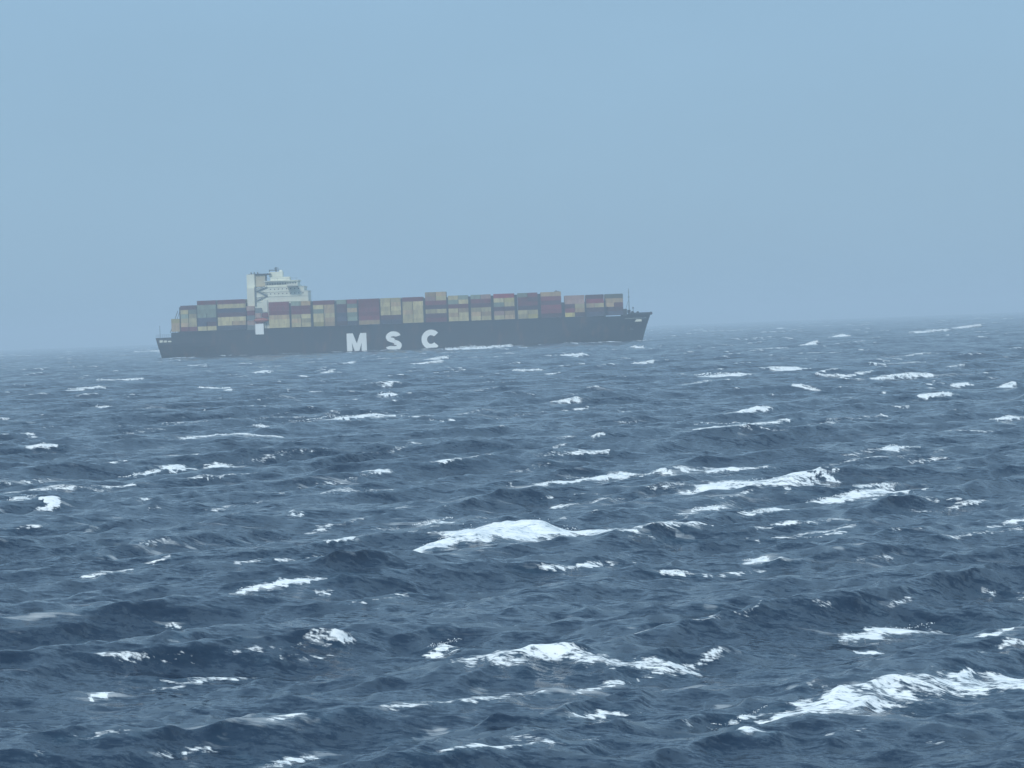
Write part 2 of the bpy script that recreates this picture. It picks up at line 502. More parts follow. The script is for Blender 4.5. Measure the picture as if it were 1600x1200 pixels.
# wash along the side of the ship and at her bow and stern
hy = MPP_SHIP*FPX
off_ = hy - 16 - Y
along = X
xa_, xb_ = (248-800)/FPX*hy, (1010-800)/FPX*hy
band = np.exp(-((off_-5)/5.5)**2)*(along > xa_)*(along < xb_)
bandn = 0.58+0.45*vnoise(along/11.0+300, 900)+0.25*vnoise(along/4.0+300, 901)
bandn = bandn + 0.8*np.exp(-((along-xb_+6)/12.0)**2) + 0.35*np.exp(-((along-xa_)/7.0)**2)
foam = np.maximum(foam, np.clip(band*bandn, 0, 1))
veil = np.maximum(veil, np.clip(band*0.8, 0, 1))
Z = Z - (X*X + Y*Y)/(2*R_EARTH)

def grid_mesh(name, X, Y, Z, attrs, mat):
    nr, nc = X.shape
    co = np.stack([X, Y, Z], -1).astype(np.float32).reshape(-1)
    idx = np.arange(nr*nc, dtype=np.int32).reshape(nr, nc)
    q = np.stack([idx[:-1, :-1], idx[:-1, 1:], idx[1:, 1:], idx[1:, :-1]], -1).reshape(-1, 4)[:, ::-1]
    me = bpy.data.meshes.new(name)
    me.vertices.add(nr*nc); me.vertices.foreach_set('co', co)
    me.loops.add(q.size); me.loops.foreach_set('vertex_index', np.ascontiguousarray(q).reshape(-1))
    me.polygons.add(len(q)); me.polygons.foreach_set('loop_start', np.arange(0, q.size, 4, dtype=np.int32))
    me.polygons.foreach_set('use_smooth', np.ones(len(q), dtype=bool))
    me.update(calc_edges=True)
    for k, v in attrs.items():
        a = me.attributes.new(k, 'FLOAT', 'POINT')
        a.data.foreach_set('value', v.astype(np.float32).reshape(-1))
    me.materials.append(mat)
    return me

def sea_material():
    m = bpy.data.materials.new('sea_water')
    nt, b = nodes(m)
    N, L = nt.nodes, nt.links
    def math_(op, a, b_=None, clamp=False):
        n = N.new('ShaderNodeMath'); n.operation = op; n.use_clamp = clamp
        for i, v in enumerate((a, b_)):
            if v is None: continue
            if isinstance(v, (int, float)): n.inputs[i].default_value = v
            else: L.new(v, n.inputs[i])
        return n.outputs[0]
    def noise(vec, scale, detail, rough=0.55):
        n = N.new('ShaderNodeTexNoise'); n.inputs['Scale'].default_value = scale
        n.inputs['Detail'].default_value = detail; n.inputs['Roughness'].default_value = rough
        L.new(vec, n.inputs['Vector']); return n.outputs['Fac']
    def smooth(v, lo, hi, a=0.0, b_=1.0):
        n = N.new('ShaderNodeMapRange'); n.interpolation_type = 'SMOOTHSTEP'
        n.inputs['From Min'].default_value = lo; n.inputs['From Max'].default_value = hi
        n.inputs['To Min'].default_value = a; n.inputs['To Max'].default_value = b_
        L.new(v, n.inputs['Value']); return n.outputs[0]
    tc = N.new('ShaderNodeTexCoord')
    def mapped(rot, sx, sy):
        mp = N.new('ShaderNodeMapping'); mp.vector_type = 'POINT'
        mp.inputs['Rotation'].default_value = (0, 0, rot)
        mp.inputs['Scale'].default_value = (sx, sy, 1)
        L.new(tc.outputs['Object'], mp.inputs['Vector']); return mp.outputs[0]
    crest = mapped(-DIR0, 0.45, 1.0)          # x along the crest
    crest2 = mapped(-DIR0+0.5, 0.6, 1.0)
    wind = mapped(-NRM0, 0.16, 1.0)           # x along the wind
    fa = N.new('ShaderNodeAttribute'); fa.attribute_name = 'foam'
    va = N.new('ShaderNodeAttribute'); va.attribute_name = 'veil'
    n_big = noise(crest, 0.9, 8, 0.65)
    n_fine = noise(crest2, 5.0, 5, 0.6)
    # foam: ragged edge from noise
    fsum = math_('ADD', fa.outputs['Fac'], math_('MULTIPLY', math_('SUBTRACT', n_big, 0.5), 2.2))
    fsum = math_('ADD', fsum, math_('MULTIPLY', math_('SUBTRACT', n_fine, 0.5), 1.9))
    gate = smooth(fa.outputs['Fac'], 0.02, 0.25)
    dense = math_('MULTIPLY', smooth(fsum, 0.42, 0.92), gate)
    # thin foam: residue behind crests and wind streaks, broken into lace
    n_lace = noise(wind, 0.7, 7, 0.68)
    n_patch = noise(tc.outputs['Object'], 0.035, 3, 0.5)
    vs = math_('ADD', va.outputs['Fac'], math_('MULTIPLY', smooth(n_patch, 0.42, 0.75), 0.42))
    lace = smooth(math_('ADD', n_lace, math_('MULTIPLY', vs, 0.32)), 0.64, 0.84)
    thin = math_('MULTIPLY', lace, 0.42)
    fo = math_('MAXIMUM', dense, thin)
    # colours
    wc = N.new('ShaderNodeMix'); wc.data_type = 'RGBA'
    wc.inputs[6].default_value = (0.008, 0.023, 0.049, 1)
    wc.inputs[7].default_value = (0.022, 0.062, 0.098, 1)      # water with air mixed in below the foam
    L.new(math_('MULTIPLY', va.outputs['Fac'], 0.7), wc.inputs[0])
    fc = N.new('ShaderNodeMix'); fc.data_type = 'RGBA'
    fw = N.new('ShaderNodeMix'); fw.data_type = 'RGBA'
    fw.inputs[6].default_value = (0.50, 0.58, 0.62, 1); fw.inputs[7].default_value = (0.84, 0.86, 0.85, 1)  # grey to white by noise: the foam's inner shading put into its colour
    L.new(smooth(math_('ADD', math_('MULTIPLY', n_fine, 0.6), math_('MULTIPLY', n_big, 0.5)), 0.40, 0.60), fw.inputs[0])
    L.new(fw.outputs[2], fc.inputs[7])
    L.new(fo, fc.inputs[0]); L.new(wc.outputs[2], fc.inputs[6])
    L.new(fc.outputs[2], b.inputs['Base Color'])
    L.new(smooth(fo, 0.0, 0.6, 0.10, 0.75), b.inputs['Roughness'])
    b.inputs['IOR'].default_value = 1.333
    L.new(smooth(fo, 0.0, 0.8, 0.5, 0.15), b.inputs['Specular IOR Level'])
    # relief: slopes of the wavelets the mesh does not carry, added to the normal
    def vmath(op, a, b_=None, sc=None):
        n = N.new('ShaderNodeVectorMath'); n.operation = op
        for i, v in enumerate((a, b_)):
            if v is None: continue
            if isinstance(v, tuple): n.inputs[i].default_value = v
            else: L.new(v, n.inputs[i])
        if sc is not None:
            if isinstance(sc, (int, float)): n.inputs['Scale'].default_value = sc
            else: L.new(sc, n.inputs['Scale'])
        return n.outputs[0]
    def slopes(vec, scale, detail, rough, k):
        n = N.new('ShaderNodeTexNoise'); n.inputs['Scale'].default_value = scale
        n.inputs['Detail'].default_value = detail; n.inputs['Roughness'].default_value = rough
        L.new(vec, n.inputs['Vector'])
        v = vmath('SUBTRACT', n.outputs['Color'], (0.5, 0.5, 0.5))
        v = vmath('MULTIPLY', v, (1, 1, 0))
        return vmath('SCALE', v, None, k)
    gust = smooth(noise(tc.outputs['Object'], 0.02, 3, 0.5), 0.35, 0.65, 0.75, 1.25)
    sl = vmath('ADD', slopes(crest, 0.7, 4, 0.6, 1.1), slopes(crest2, 2.6, 7, 0.78, 2.0))
    sl = vmath('SCALE', sl, None, gust)
    ge = N.new('ShaderNodeNewGeometry')
    nn = vmath('NORMALIZE', vmath('ADD', ge.outputs['Normal'], sl))
    L.new(nn, b.inputs['Normal'])
    return m

sea = link('sea', grid_mesh('sea', X, Y, Z, {'foam': foam, 'veil': veil}, sea_material()))
tag(sea, kind='structure')

# spray: small clots of froth thrown off the breaking crests
SP = np.concatenate(spray_pts)
g_ = np.random.default_rng(77)
n_ = len(SP)
tet = np.array([[1, 1, 1], [1, -1, -1], [-1, 1, -1], [-1, -1, 1]], float)*0.6
ro = g_.normal(0, 1, (n_, 3, 3)); ro, _q = np.linalg.qr(ro)
vt = np.einsum('ij,njk->nik', tet, ro)*SP[:, None, 3:4]*g_.uniform(0.5, 1.3, (n_, 1, 3)) + SP[:, None, :3]
fi = (np.arange(n_)[:, None, None]*4 + np.array([[0, 1, 2], [0, 3, 1], [0, 2, 3], [1, 3, 2]])[None]).reshape(-1, 3)
sm = bpy.data.meshes.new('spray'); sm.from_pydata(vt.reshape(-1, 3).tolist(), [], fi.tolist())
M_spray = bpy.data.materials.new('spray_froth'); nt_, b_ = nodes(M_spray)
b_.inputs['Base Color'].default_value = (0.86, 0.88, 0.88, 1); b_.inputs['Roughness'].default_value = 0.8
sm.materials.append(M_spray)
tag(link('spray', sm), kind='stuff', label='white froth and droplets thrown up from the breaking wave crests', cat='spray')

# ------------------------------------------------------------------ haze
hz = bpy.data.materials.new('sea_haze')
hz.use_nodes = True
hn = hz.node_tree; hn.nodes.clear()
ho = hn.nodes.new('ShaderNodeOutputMaterial')
pv = hn.nodes.new('ShaderNodeVolumePrincipled')
pv.inputs['Color'].default_value = (0.80, 0.92, 1.0, 1)
pv.inputs['Density'].default_value = 2.7e-4
pv.inputs['Anisotropy'].default_value = 0.0
hn.links.new(pv.outputs[0], ho.inputs['Volume'])
hb = MB(); hb.box(-15500, 15500, -15500, 15500, -24, 58)
tag(hb.build('haze', hz), kind='stuff')

# ------------------------------------------------------------------ container ship
MPP = 0.39                                    # metres per photo pixel at the ship
SHIP_Y = MPP*FPX
d0 = ray(248, 548.7)
X0 = d0[0]/d0[1]*SHIP_Y
SZ = -SHIP_Y**2/(2*R_EARTH) - 0.4
ship = empty('container_ship', (X0, SHIP_Y, SZ))
tag(ship, 'long dark container ship loaded with stacked boxes steaming through the rough sea', 'ship')
DECK = 16.0
BEAM = 16.0
def sx(px): return (px-248.0)*MPP
def deckline(px): return 520.0 - 0.0375*(px-311.0)
def sz(px, py): return DECK + (deckline(px)-py)*MPP

M_hull = paint('hull_paint', (0.022, 0.026, 0.034), 0.5, 0.45, 0.5, 0.10)
M_boot = paint('antifouling_red', (0.16, 0.035, 0.03), 0.6)
M_white = paint('white_paint', (0.70, 0.71, 0.58), 0.5, 0.2, 0.08, 0.2)
M_letter = paint('letter_paint', (0.86, 0.88, 0.84), 0.5, 0.08, 0.03, 0.2)
M_deck = paint('deck_paint', (0.10, 0.055, 0.045), 0.7)
M_dark = paint('dark_gear', (0.03, 0.032, 0.036), 0.6)
M_glass = paint('bridge_glass', (0.012, 0.016, 0.02), 0.15, 0.05)
M_grey = paint('grey_gear', (0.16, 0.19, 0.19), 0.6, 0.3, 0.3)
M_boat = paint('lifeboat_red', (0.30, 0.06, 0.03), 0.5)
M_pink = paint('locker_pink', (0.40, 0.27, 0.22), 0.6, 0.5, 0.3, 0.5)
M_maroon = paint('locker_maroon', (0.19, 0.045, 0.055), 0.6, 0.5, 0.3, 0.5)
M_funnel = paint('funnel_paint', (0.45, 0.40, 0.28), 0.5)

# hull: sections lofted from stern to stem
def stem_x(z): return 295.5 + 5.2*max(0, (z-2.5)/15.0)**1.15 if z > 2.5 else 295.5 + 0.25*(z-2.5)
def half(x, z):
    t = max(0.0, min(1.0, (z+8)/24.0))
    s0 = 205 + 55*t; p = 1.7 + 1.2*t; e = stem_x(z)
    b = BEAM
    if x > s0:
        u = min(1.0, (x-s0)/(e-s0)); b *= (1-u**p)
    if x < 60:
        tt = max(0.0, min(1.0, (z+7)/15.0)); v = 1 - x/60
        b *= 1 - (1-tt**0.6)*v**1.6 - 0.10*v**3
    return max(b, 0.02)
def top(x):
    return 13.2 if x < 9.6 else (16.0 if x < 286 else 17.0 - 0.2*((x-286)/15))
def aft_x(z): return 0.0 + max(0, (13.2-z))*0.24
xs_ = [0, 2, 5, 9.59, 9.61, 14, 20, 30, 40, 50, 60, 90, 120, 150, 180, 205, 215, 225, 235, 245, 252, 258, 264, 270, 275, 280, 283, 285.9, 286.1, 289, 292, 294.5, 296.5, 298.2, 299.5, 300.3, 300.9]
NZ = 12
hb = MB()
ring = []
for x in xs_:
    tz = top(x); row = []
    for k in range(NZ):
        z = -8 + (tz+8)*k/(NZ-1)
        xa, xe = aft_x(z), stem_x(z)
        xx = xa + (xe-xa)*(x/300.9) if (x > 240 or x < 30) else x
        if x <= 30: xx = xa*(1-x/30) + x
        elif x > 240: xx = 240 + (xe-240)*(x-240)/(300.9-240)
        row.append((xx, half(xx, z), z))
    ring.append(row)
vs = []; fs = []
for row in ring:
    vs += [(x, -b, z) for x, b, z in row] + [(x, b, z) for x, b, z in row]
W = 2*NZ
for i in range(len(ring)-1):
    for k in range(NZ-1):
        a = i*W+k; b_ = (i+1)*W+k
        fs += [(a, b_, b_+1, a+1), (a+NZ, a+NZ+1, b_+NZ+1, b_+NZ)]
    fs += [(i*W+NZ-1, (i+1)*W+NZ-1, (i+1)*W+2*NZ-1, i*W+2*NZ-1), (i*W, i*W+NZ, (i+1)*W+NZ, (i+1)*W)]
fs += [tuple(list(range(0, NZ)) + list(range(2*NZ-1, NZ-1, -1)))]
hb.add(vs, fs)
hull = hb.build('hull', M_hull, ship)
# rubbing strake and draught band give the long side some relief
m_ = MB(); m_.box(12, 250, -BEAM-0.22, -BEAM-0.02, 14.9, 15.2); m_.build('rubbing_strake', M_dark, hull)
m_ = MB(); m_.box(70, 205, -BEAM-0.06, -BEAM-0.01, -1.2, 0.6); m_.build('boot_top', M_boot, hull)
# hatch coamings: dark band below the stacks
m_ = MB(); m_.box(14, 272, -BEAM+1.2, BEAM-1.2, DECK-0.2, DECK+0.5); m_.build('hatch_coaming', M_dark, ship)
# stern rail and mooring opening
for k in range(3):
    m_ = MB(); m_.box(2.3+2.6*k, 4.3+2.6*k, -half(3+2.6*k, 11)-0.10, -half(3+2.6*k, 11)+0.3, 10.3, 11.7 - 0.25*k)
    m_.build('mooring_opening', M_white, hull)
m_ = MB()
for z in (14.2, 15.0):
    m_.tube((0.2, -13.5, z), (9.5, -13.8, z), 0.06); m_.tube((0.2, -13.5, z), (0.2, 13.5, z), 0.06)
for k in range(8): m_.tube((0.2+1.3*k, -13.6, 13.2), (0.2+1.3*k, -13.6, 15.0), 0.05)
m_.build('stern_rail', M_grey, ship)
m_ = MB(); m_.tube((1.2, 0, 13), (1.2, 0, 20.5), 0.15); m_.build('ensign_staff', M_grey, ship)

# hull lettering
def poly_letter_M(x0, x1, z0, z1):
    w = (x1-x0); s = 0.27*w; cx = (x0+x1)/2
    m = MB()
    y0, y1 = -BEAM-0.14, -BEAM-0.005
    m.prism([(x0, z0), (x0+s, z0), (x0+s*.92, z1-0.30*(z1-z0)), (x0+s*0.95, z1), (x0, z1)], y0, y1)
    m.prism([(x1-s, z0), (x1, z0), (x1, z1), (x1-s*0.95, z1), (x1-s*.92, z1-0.30*(z1-z0))], y0, y1)
    m.prism([(x0+s*.4, z1), (cx-s*0.45, z0+0.02), (cx+s*0.02, z0+0.02), (cx+s*0.02, z0+0.42*(z1-z0)), (x0+s*1.15, z1)], y0-0.02, y1-0.003)
    m.prism([(cx, z0+0.42*(z1-z0)), (cx, z0+0.02), (cx+s*0.45, z0+0.02), (x1-s*.4, z1), (x1-s*1.15, z1)], y0-0.04, y1-0.006)
    return m
def arc(cx, cz, rx, rz, a0, a1, n, th_):
    out = []
    for i in range(n+1):
        a = math.radians(a0+(a1-a0)*i/n)
        out.append(((cx+rx*math.cos(a), cz+rz*math.sin(a)), (cx+(rx-th_)*math.cos(a), cz+(rz-th_)*math.sin(a))))
    return out
LZ0 = sz(615, 550.0); LZ1 = sz(615, 519.2)
poly_letter_M(sx(544.3), sx(575.0), sz(560, 549.5), sz(560, 522.0)).build('letter', M_letter, hull)['label'] = 'white capital letter M'
m_ = MB()
y0, y1 = -BEAM-0.14, -BEAM-0.005
cxs = sx(616.7); rx = (sx(629.5)-sx(604.5))/2; H = LZ1-LZ0; rz = H*0.285; T = 3.0
up = arc(cxs, LZ1-rz, rx*0.94, rz, 15, 262, 20, T)
lo = arc(cxs, LZ0+rz, rx, rz, 195, 442, 20, T)
# join the two bowls with the same stroke: outer/inner swap through the spine
m_.strip(up, y0, y1)
m_.strip(lo, y0, y1)
m_.strip([((up[-1][0]), (up[-1][1])), ((cxs+0.2, LZ0+H*0.40), (cxs+0.9, LZ0+H*0.62)), (lo[-1][1], lo[-1][0])], y0-0.02, y1-0.002)
m_.build('letter', M_letter, hull)['label'] = 'white capital letter S'
m_ = MB()
m_.strip(arc(sx(675), (LZ0+LZ1)/2+0.2, (sx(690)-sx(660))/2, H/2, 42, 318, 30, 3.4), y0, y1)
m_.build('letter', M_letter, hull)['label'] = 'white capital letter C'
# pale panel on the side below the house
m_ = MB(); m_.box(sx(403.5), sx(416.5), -BEAM-0.5, -BEAM+0.8, sz(410, 524), sz(410, 507.5)); m_.build('pilot_shelter', M_letter, ship)

# forecastle
m_ = MB()
def sheer(xa, xb, z0, z1, dy, n=14, mat=None):
    m = MB()
    P = [xa+(xb-xa)*i/n for i in range(n+1)]
    for sgn in (-1, 1):
        v = []
        for x in P:
            bb = half(min(x, 300.6), z0)
            v += [(x, sgn*(bb+dy), z0), (x, sgn*(bb+dy), z1), (x, sgn*max(bb+dy-0.25, 0.0), z1), (x, sgn*max(bb+dy-0.25, 0.0), z0)]
        f = []
        for i in range(n):
            a, b_ = 4*i, 4*i+4
            for k in range(4):
                q = (a+k, b_+k, b_+(k+1) % 4, a+(k+1) % 4)
                f.append(q if sgn < 0 else q[::-1])
        m.add(v, f)
    return m
sheer(287, 300.4, 16.6, 17.7, 0.12).build('bulwark', M_dark, ship)
sheer(284, 297.5, 14.2, 15.2, 0.10).build('bow_stripe', M_white, hull)
m_ = MB(); m_.box(289, 294.5, -half(291, 12.9)-0.25, -half(291, 12.9)+0.6, 12.2, 13.6); m_.build('bow_patch', M_white, hull)
m_ = MB(); m_.tube((300.5, -0.6, 17.0), (300.5, 0.6, 17.0), 0.95, 12); m_.build('bow_fairlead', M_dark, ship)
m_ = MB(); m_.tube((289.3, -4, 17.8), (289.3, 4, 17.8), 0.9, 10); m_.tube((292.5, -3, 17.8), (292.5, 3, 17.8), 0.7, 10)
m_.box(286.4, 288, -5, 5, 17.6, 19.5); m_.build('windlass', M_dark, ship)
m_ = MB(); m_.tube((287.4, 0, 17.5), (287.4, 0, 32.5), 0.28, 8, 0, 0.14); m_.box(286.7, 288.1, -1.4, 1.4, 27.2, 27.5); m_.box(286.9, 287.9, -0.7, 0.7, 30.2, 30.4)
m_.tube((287.4, 0, 26), (284.4, 0, 17.5), 0.1); m_.build('foremast', M_grey, ship)
m_ = MB(); m_.tube((289.8, 0, 18), (289.8, 0, 21.4), 0.16); m_.box(289.2, 290.4, -0.3, 0.3, 20.4, 20.8); m_.build('bow_light_post', M_dark, ship)
m_ = MB(); m_.box(282.5, 285.6, -12, 12, 16, 20.2); m_.build('breakwater', M_dark, ship)
m_ = MB(); m_.tube((288, -half(288, 9)-0.2, 10.2), (288, -half(288, 9)-0.2, 7.6), 0.3); m_.box(286.6, 289.4, -half(288, 9)-0.7, -half(288, 9)+0.3, 7.2, 7.9)
m_.build('anchor', M_dark, ship)

# accommodation block and casing
acc = empty('accommodation_block', (0, 0, 0)); acc.parent = ship
def px_box(m, xa, xb, ya, yb, hy, px=None):
    p = (xa+xb)/2 if px is None else px
    m.box(sx(xa), sx(xb), -hy, hy, sz(p, yb), sz(p, ya))
ZB = DECK
lv = [(404, 487, 517, 472.5, 14.0), (404, 487, 472.47, 464.6, 13.95), (404, 487, 464.57, 457.2, 13.9), (404, 481, 457.17, 450.0, 13.85)]
for (xa, xb, yb, ya, hy) in lv:
    m_ = MB(); px_box(m_, xa, xb, ya, yb, hy, 440); m_.build('deck_tier', M_white, acc)
    z = sz(440, ya)
    m_ = MB(); m_.box(sx(xa)+0.1, sx(xb)+0.35, -hy-0.22, hy+0.22, z-0.22, z-0.02); m_.build('deck_edge', M_white, acc)
    if ya < 460:
        for k in range(9):
            x = sx(428) + k*2.45
            if x > sx(xb)-2: break
            m_ = MB(); m_.box(x, x+0.6, -hy-0.04, -hy+0.1, z-1.7, z-1.1); m_.build('window', M_glass, acc)
# casing and funnel aft of the house
m_ = MB(); px_box(m_, 391.5, 403.6, 430.8, 517, 9.0, 397); m_.box(sx(392), sx(403.5), -13.0, -9.02, DECK, sz(397, 452)); m_.build('engine_casing', M_white, acc)
m_ = MB(); px_box(m_, 403.8, 420, 430.8, 449.8, 7.5, 412); m_.build('funnel', M_funnel, acc)
m_ = MB(); m_.box(sx(394.5), sx(429), -8.2, 8.2, sz(412, 431.4), sz(412, 429.6)); m_.build('funnel_cap', M_dark, acc)
for k in range(3):
    m_ = MB(); m_.tube((sx(398+5*k), 0, sz(400, 430.5)), (sx(398+5*k)-0.5, 0, sz(400, 427.2)), 0.45, 8); m_.build('exhaust_pipe', M_grey, acc)
# bridge deck with wings
m_ = MB(); px_box(m_, 420.4, 471, 441.5, 449.8, 12.6, 445); m_.build('bridge', M_white, acc)
zb = sz(445, 446.6)
m_ = MB(); m_.box(sx(421), sx(469), -12.75, 12.75, zb, zb+1.15)
m_.build('window_band', M_glass, acc)
for k in range(12):
    x = sx(422) + k*1.55
    m_ = MB(); m_.box(x, x+0.22, -12.85, -12.7, zb-0.05, zb+1.2); m_.build('mullion', M_white, acc)
m_ = MB(); m_.box(sx(455), sx(472), -18.5, 18.5, zb-1.3, zb-0.35); m_.box(sx(455), sx(472), -18.6, -18.4, zb-0.9, zb+0.4); m_.build('bridge_wing', M_white, acc)
m_ = MB(); m_.box(sx(419.5), sx(473), -13.4, 13.4, sz(445, 441.4), sz(445, 440.2)); m_.build('bridge_roof', M_white, acc)
m_ = MB(); px_box(m_, 428, 458, 434.5, 440.1, 7.0, 443); m_.build('monkey_island', M_white, acc)
m_ = MB(); px_box(m_, 426, 447, 426.5, 434.3, 4.5, 436); m_.build('mast_house', M_white, acc)
for k, (mt, za) in enumerate([('pink', 480), ('maroon', 487.5), ('grey', 495), ('pink', 502.5), ('grey', 510)]):
    m_ = MB(); m_.box(sx(390.6+0.4*(k % 2)), sx(403), -14.9, -13.05, sz(397, za+7), sz(397, za)); m_.build('deck_locker', {'pink': M_pink, 'maroon': M_maroon, 'grey': M_grey}[mt], acc)
for k, (mt, xa, xb, za, zc_) in enumerate([('grey', 404, 415, 483, 490.5), ('pink', 404, 413, 491, 498), ('maroon', 414, 424, 491, 498), ('grey', 417, 424, 499, 507), ('maroon', 404, 416, 508-4, 508-1)]):
    m_ = MB(); m_.box(sx(xa), sx(xb), -15.1-0.05*k, -14.95, sz(410, zc_), sz(410, za)); m_.build('equipment_panel', {'pink': M_pink, 'maroon': M_maroon, 'grey': M_grey}[mt], acc)
# grey stair flights that stand in for the sloping shade on the house side
for k, (xa, ya, xb, yb) in enumerate([(424, 450, 407, 457), (409, 457, 424, 464), (424, 464, 407, 472)]):
    m_ = MB()
    a = Vector((sx(xa), -14.3, sz(xa, ya))); b_ = Vector((sx(xb), -14.3, sz(xb, yb)))
    m_.tube(a, b_, 0.35, 6); m_.tube(a+Vector((0, 0, 1.1)), b_+Vector((0, 0, 1.1)), 0.10, 6); m_.build('stair_shade', M_grey, acc)
m_ = MB(); m_.box(sx(404.2), sx(406.2), -14.6, -14.02, sz(405, 480), sz(405, 450)); m_.build('vent_trunk', M_grey, acc)
# masts and radars
m_ = MB(); m_.tube((sx(436), 0, sz(436, 427)), (sx(436), 0, sz(436, 418.5)), 0.45, 8, 0, 0.25); m_.box(sx(436)-0.3, sx(436)+0.3, -3.4, 3.4, sz(436, 422.8), sz(436, 422.2))
m_.box(sx(425), sx(441), -0.25, 0.25, sz(434, 424.2), sz(434, 422.9))
m_.tube((sx(425.6), 0, sz(425, 429)), (sx(425.6), 0, sz(425, 423)), 0.2); m_.build('radar_mast', M_dark, acc)
m_ = MB(); m_.box(sx(433), sx(440), -0.3, 0.3, sz(436, 421), sz(436, 420)); m_.build('radar_scanner', M_dark, acc)
m_ = MB()
bm_c = (sx(444), -2, sz(444, 426.5))
for i in range(6):
    a0, a1 = math.pi*i/6-math.pi/2, math.pi*(i+1)/6-math.pi/2
    m_.tube((bm_c[0], bm_c[1], bm_c[2]+1.3*math.sin(a0)), (bm_c[0], bm_c[1], bm_c[2]+1.3*math.sin(a1)), max(1.3*math.cos(a0), .02), 12, 0, max(1.3*math.cos(a1), .02))
m_.tube((bm_c[0], bm_c[1], bm_c[2]-3), (bm_c[0], bm_c[1], bm_c[2]-1.2), .3)
m_.build('satellite_dome', M_white, acc)
m_ = MB()
for x in (sx(421), sx(440), sx(455), sx(470)):
    m_.tube((x, -13.2, sz(445, 440.2)), (x, -13.2, sz(445, 437.0)), 0.07)
m_.tube((sx(420), -13.2, sz(445, 437.0)), (sx(472), -13.2, sz(445, 437.0)), 0.07); m_.build('roof_rail', M_grey, acc)
m_ = MB(); m_.box(sx(416.5), sx(423.5), -14.9, -14.05, sz(420, 489.5), sz(420, 470)); m_.build('stair_tower', M_white, acc)
# lifeboat in davits
lb = MB()
cx_, cz_ = sx(413), sz(413, 502)
sec = [(-4.4, .35), (-3.6, .9), (-2, 1.25), (0, 1.35), (2, 1.25), (3.6, .9), (4.4, .35)]
for (a, ra), (b_, rb) in zip(sec[:-1], sec[1:]):
    lb.tube((cx_+a, -15.2, cz_), (cx_+b_, -15.2, cz_), ra, 10, 0, rb)
lb.build('lifeboat', M_boat, acc)
for dx_ in (-3, 3):
    m_ = MB()
    m_.box(cx_+dx_-0.2, cx_+dx_+0.2, -15.4, -14.0, cz_+1.2, cz_+1.6); m_.box(cx_+dx_-0.2, cx_+dx_+0.2, -14.3, -14.0, DECK, cz_+1.2)
    m_.build('davit', M_grey, acc)

# ------------------------------------------------------------------ containers
COL = {
 'M': ('dull maroon', (0.190, 0.045, 0.055)), 'R': ('dark red', (0.24, 0.030, 0.045)), 'C': ('cream', (0.47, 0.40, 0.20)),
 'T': ('tan', (0.42, 0.30, 0.16)), 'G': ('grey green', (0.22, 0.27, 0.20)), 'B': ('blue grey', (0.060, 0.062, 0.095)),
 'D': ('dark brown', (0.085, 0.038, 0.045)), 'P': ('faded pink', (0.34, 0.22, 0.18)), 'Y': ('yellowish', (0.44, 0.37, 0.12)),
 'O': ('olive', (0.10, 0.11, 0.075)), 'W': ('off white', (0.50, 0.52, 0.42)),
}
MC = {k: paint('container_'+v[0].replace(' ', '_'), v[1], 0.6, 0.5, 0.35, 0.5, vary=0.3) for k, v in COL.items()}
TH = 2.59; CW = 2.44
def container_mesh(L_, key):
    """frame with corner posts and rails, corrugated sides set back, door leaves with bars at one end"""
    m = MB(); w = CW/2; p = 0.16; h = TH-0.03
    m.box(0.05, L_-0.05, -w+0.03, w-0.03, 0.14, h-0.02)                     # body
    for x in (0, L_-p):
        for y in (-w, w-p): m.box(x, x+p, y, y+p, 0, h)
    for y in (-w, w-p):
        m.box(p, L_-p, y+0.0, y+p, 0, 0.16); m.box(p, L_-p, y+0.0, y+p, h-0.11, h-0.005)
    n = 9 if L_ < 7 else 16
    for k in range(n):                                                       # corrugation ribs
        x = p + (L_-2*p)*(k+0.25)/n; xx = x+(L_-2*p)*0.5/n
        m.box(x, xx, -w+0.005, -w+0.031, 0.17, h-0.12)
    for k in range(4): m.tube((-0.0+L_+0.03, -w+0.35+k*0.58, 0.1), (L_+0.03, -w+0.35+k*0.58, h-0.1), 0.03, 4)
    return m.mesh('shipping_container', MC[key])
_cm = {}
def cmesh(L_, key):
    k = (round(L_, 1), key)
    if k not in _cm: _cm[k] = container_mesh(L_, key)
    return _cm[k]
def ordn(i): return ['bottom', 'second', 'third', 'fourth', 'fifth', 'sixth', 'seventh'][i]
def place(key, x, y, z, L_, label):
    o = link('shipping_container', cmesh(L_, key), None, (X0+x, SHIP_Y+y, SZ+z))
    tag(o, label, 'container', 'shipping containers stacked on the deck of the ship')
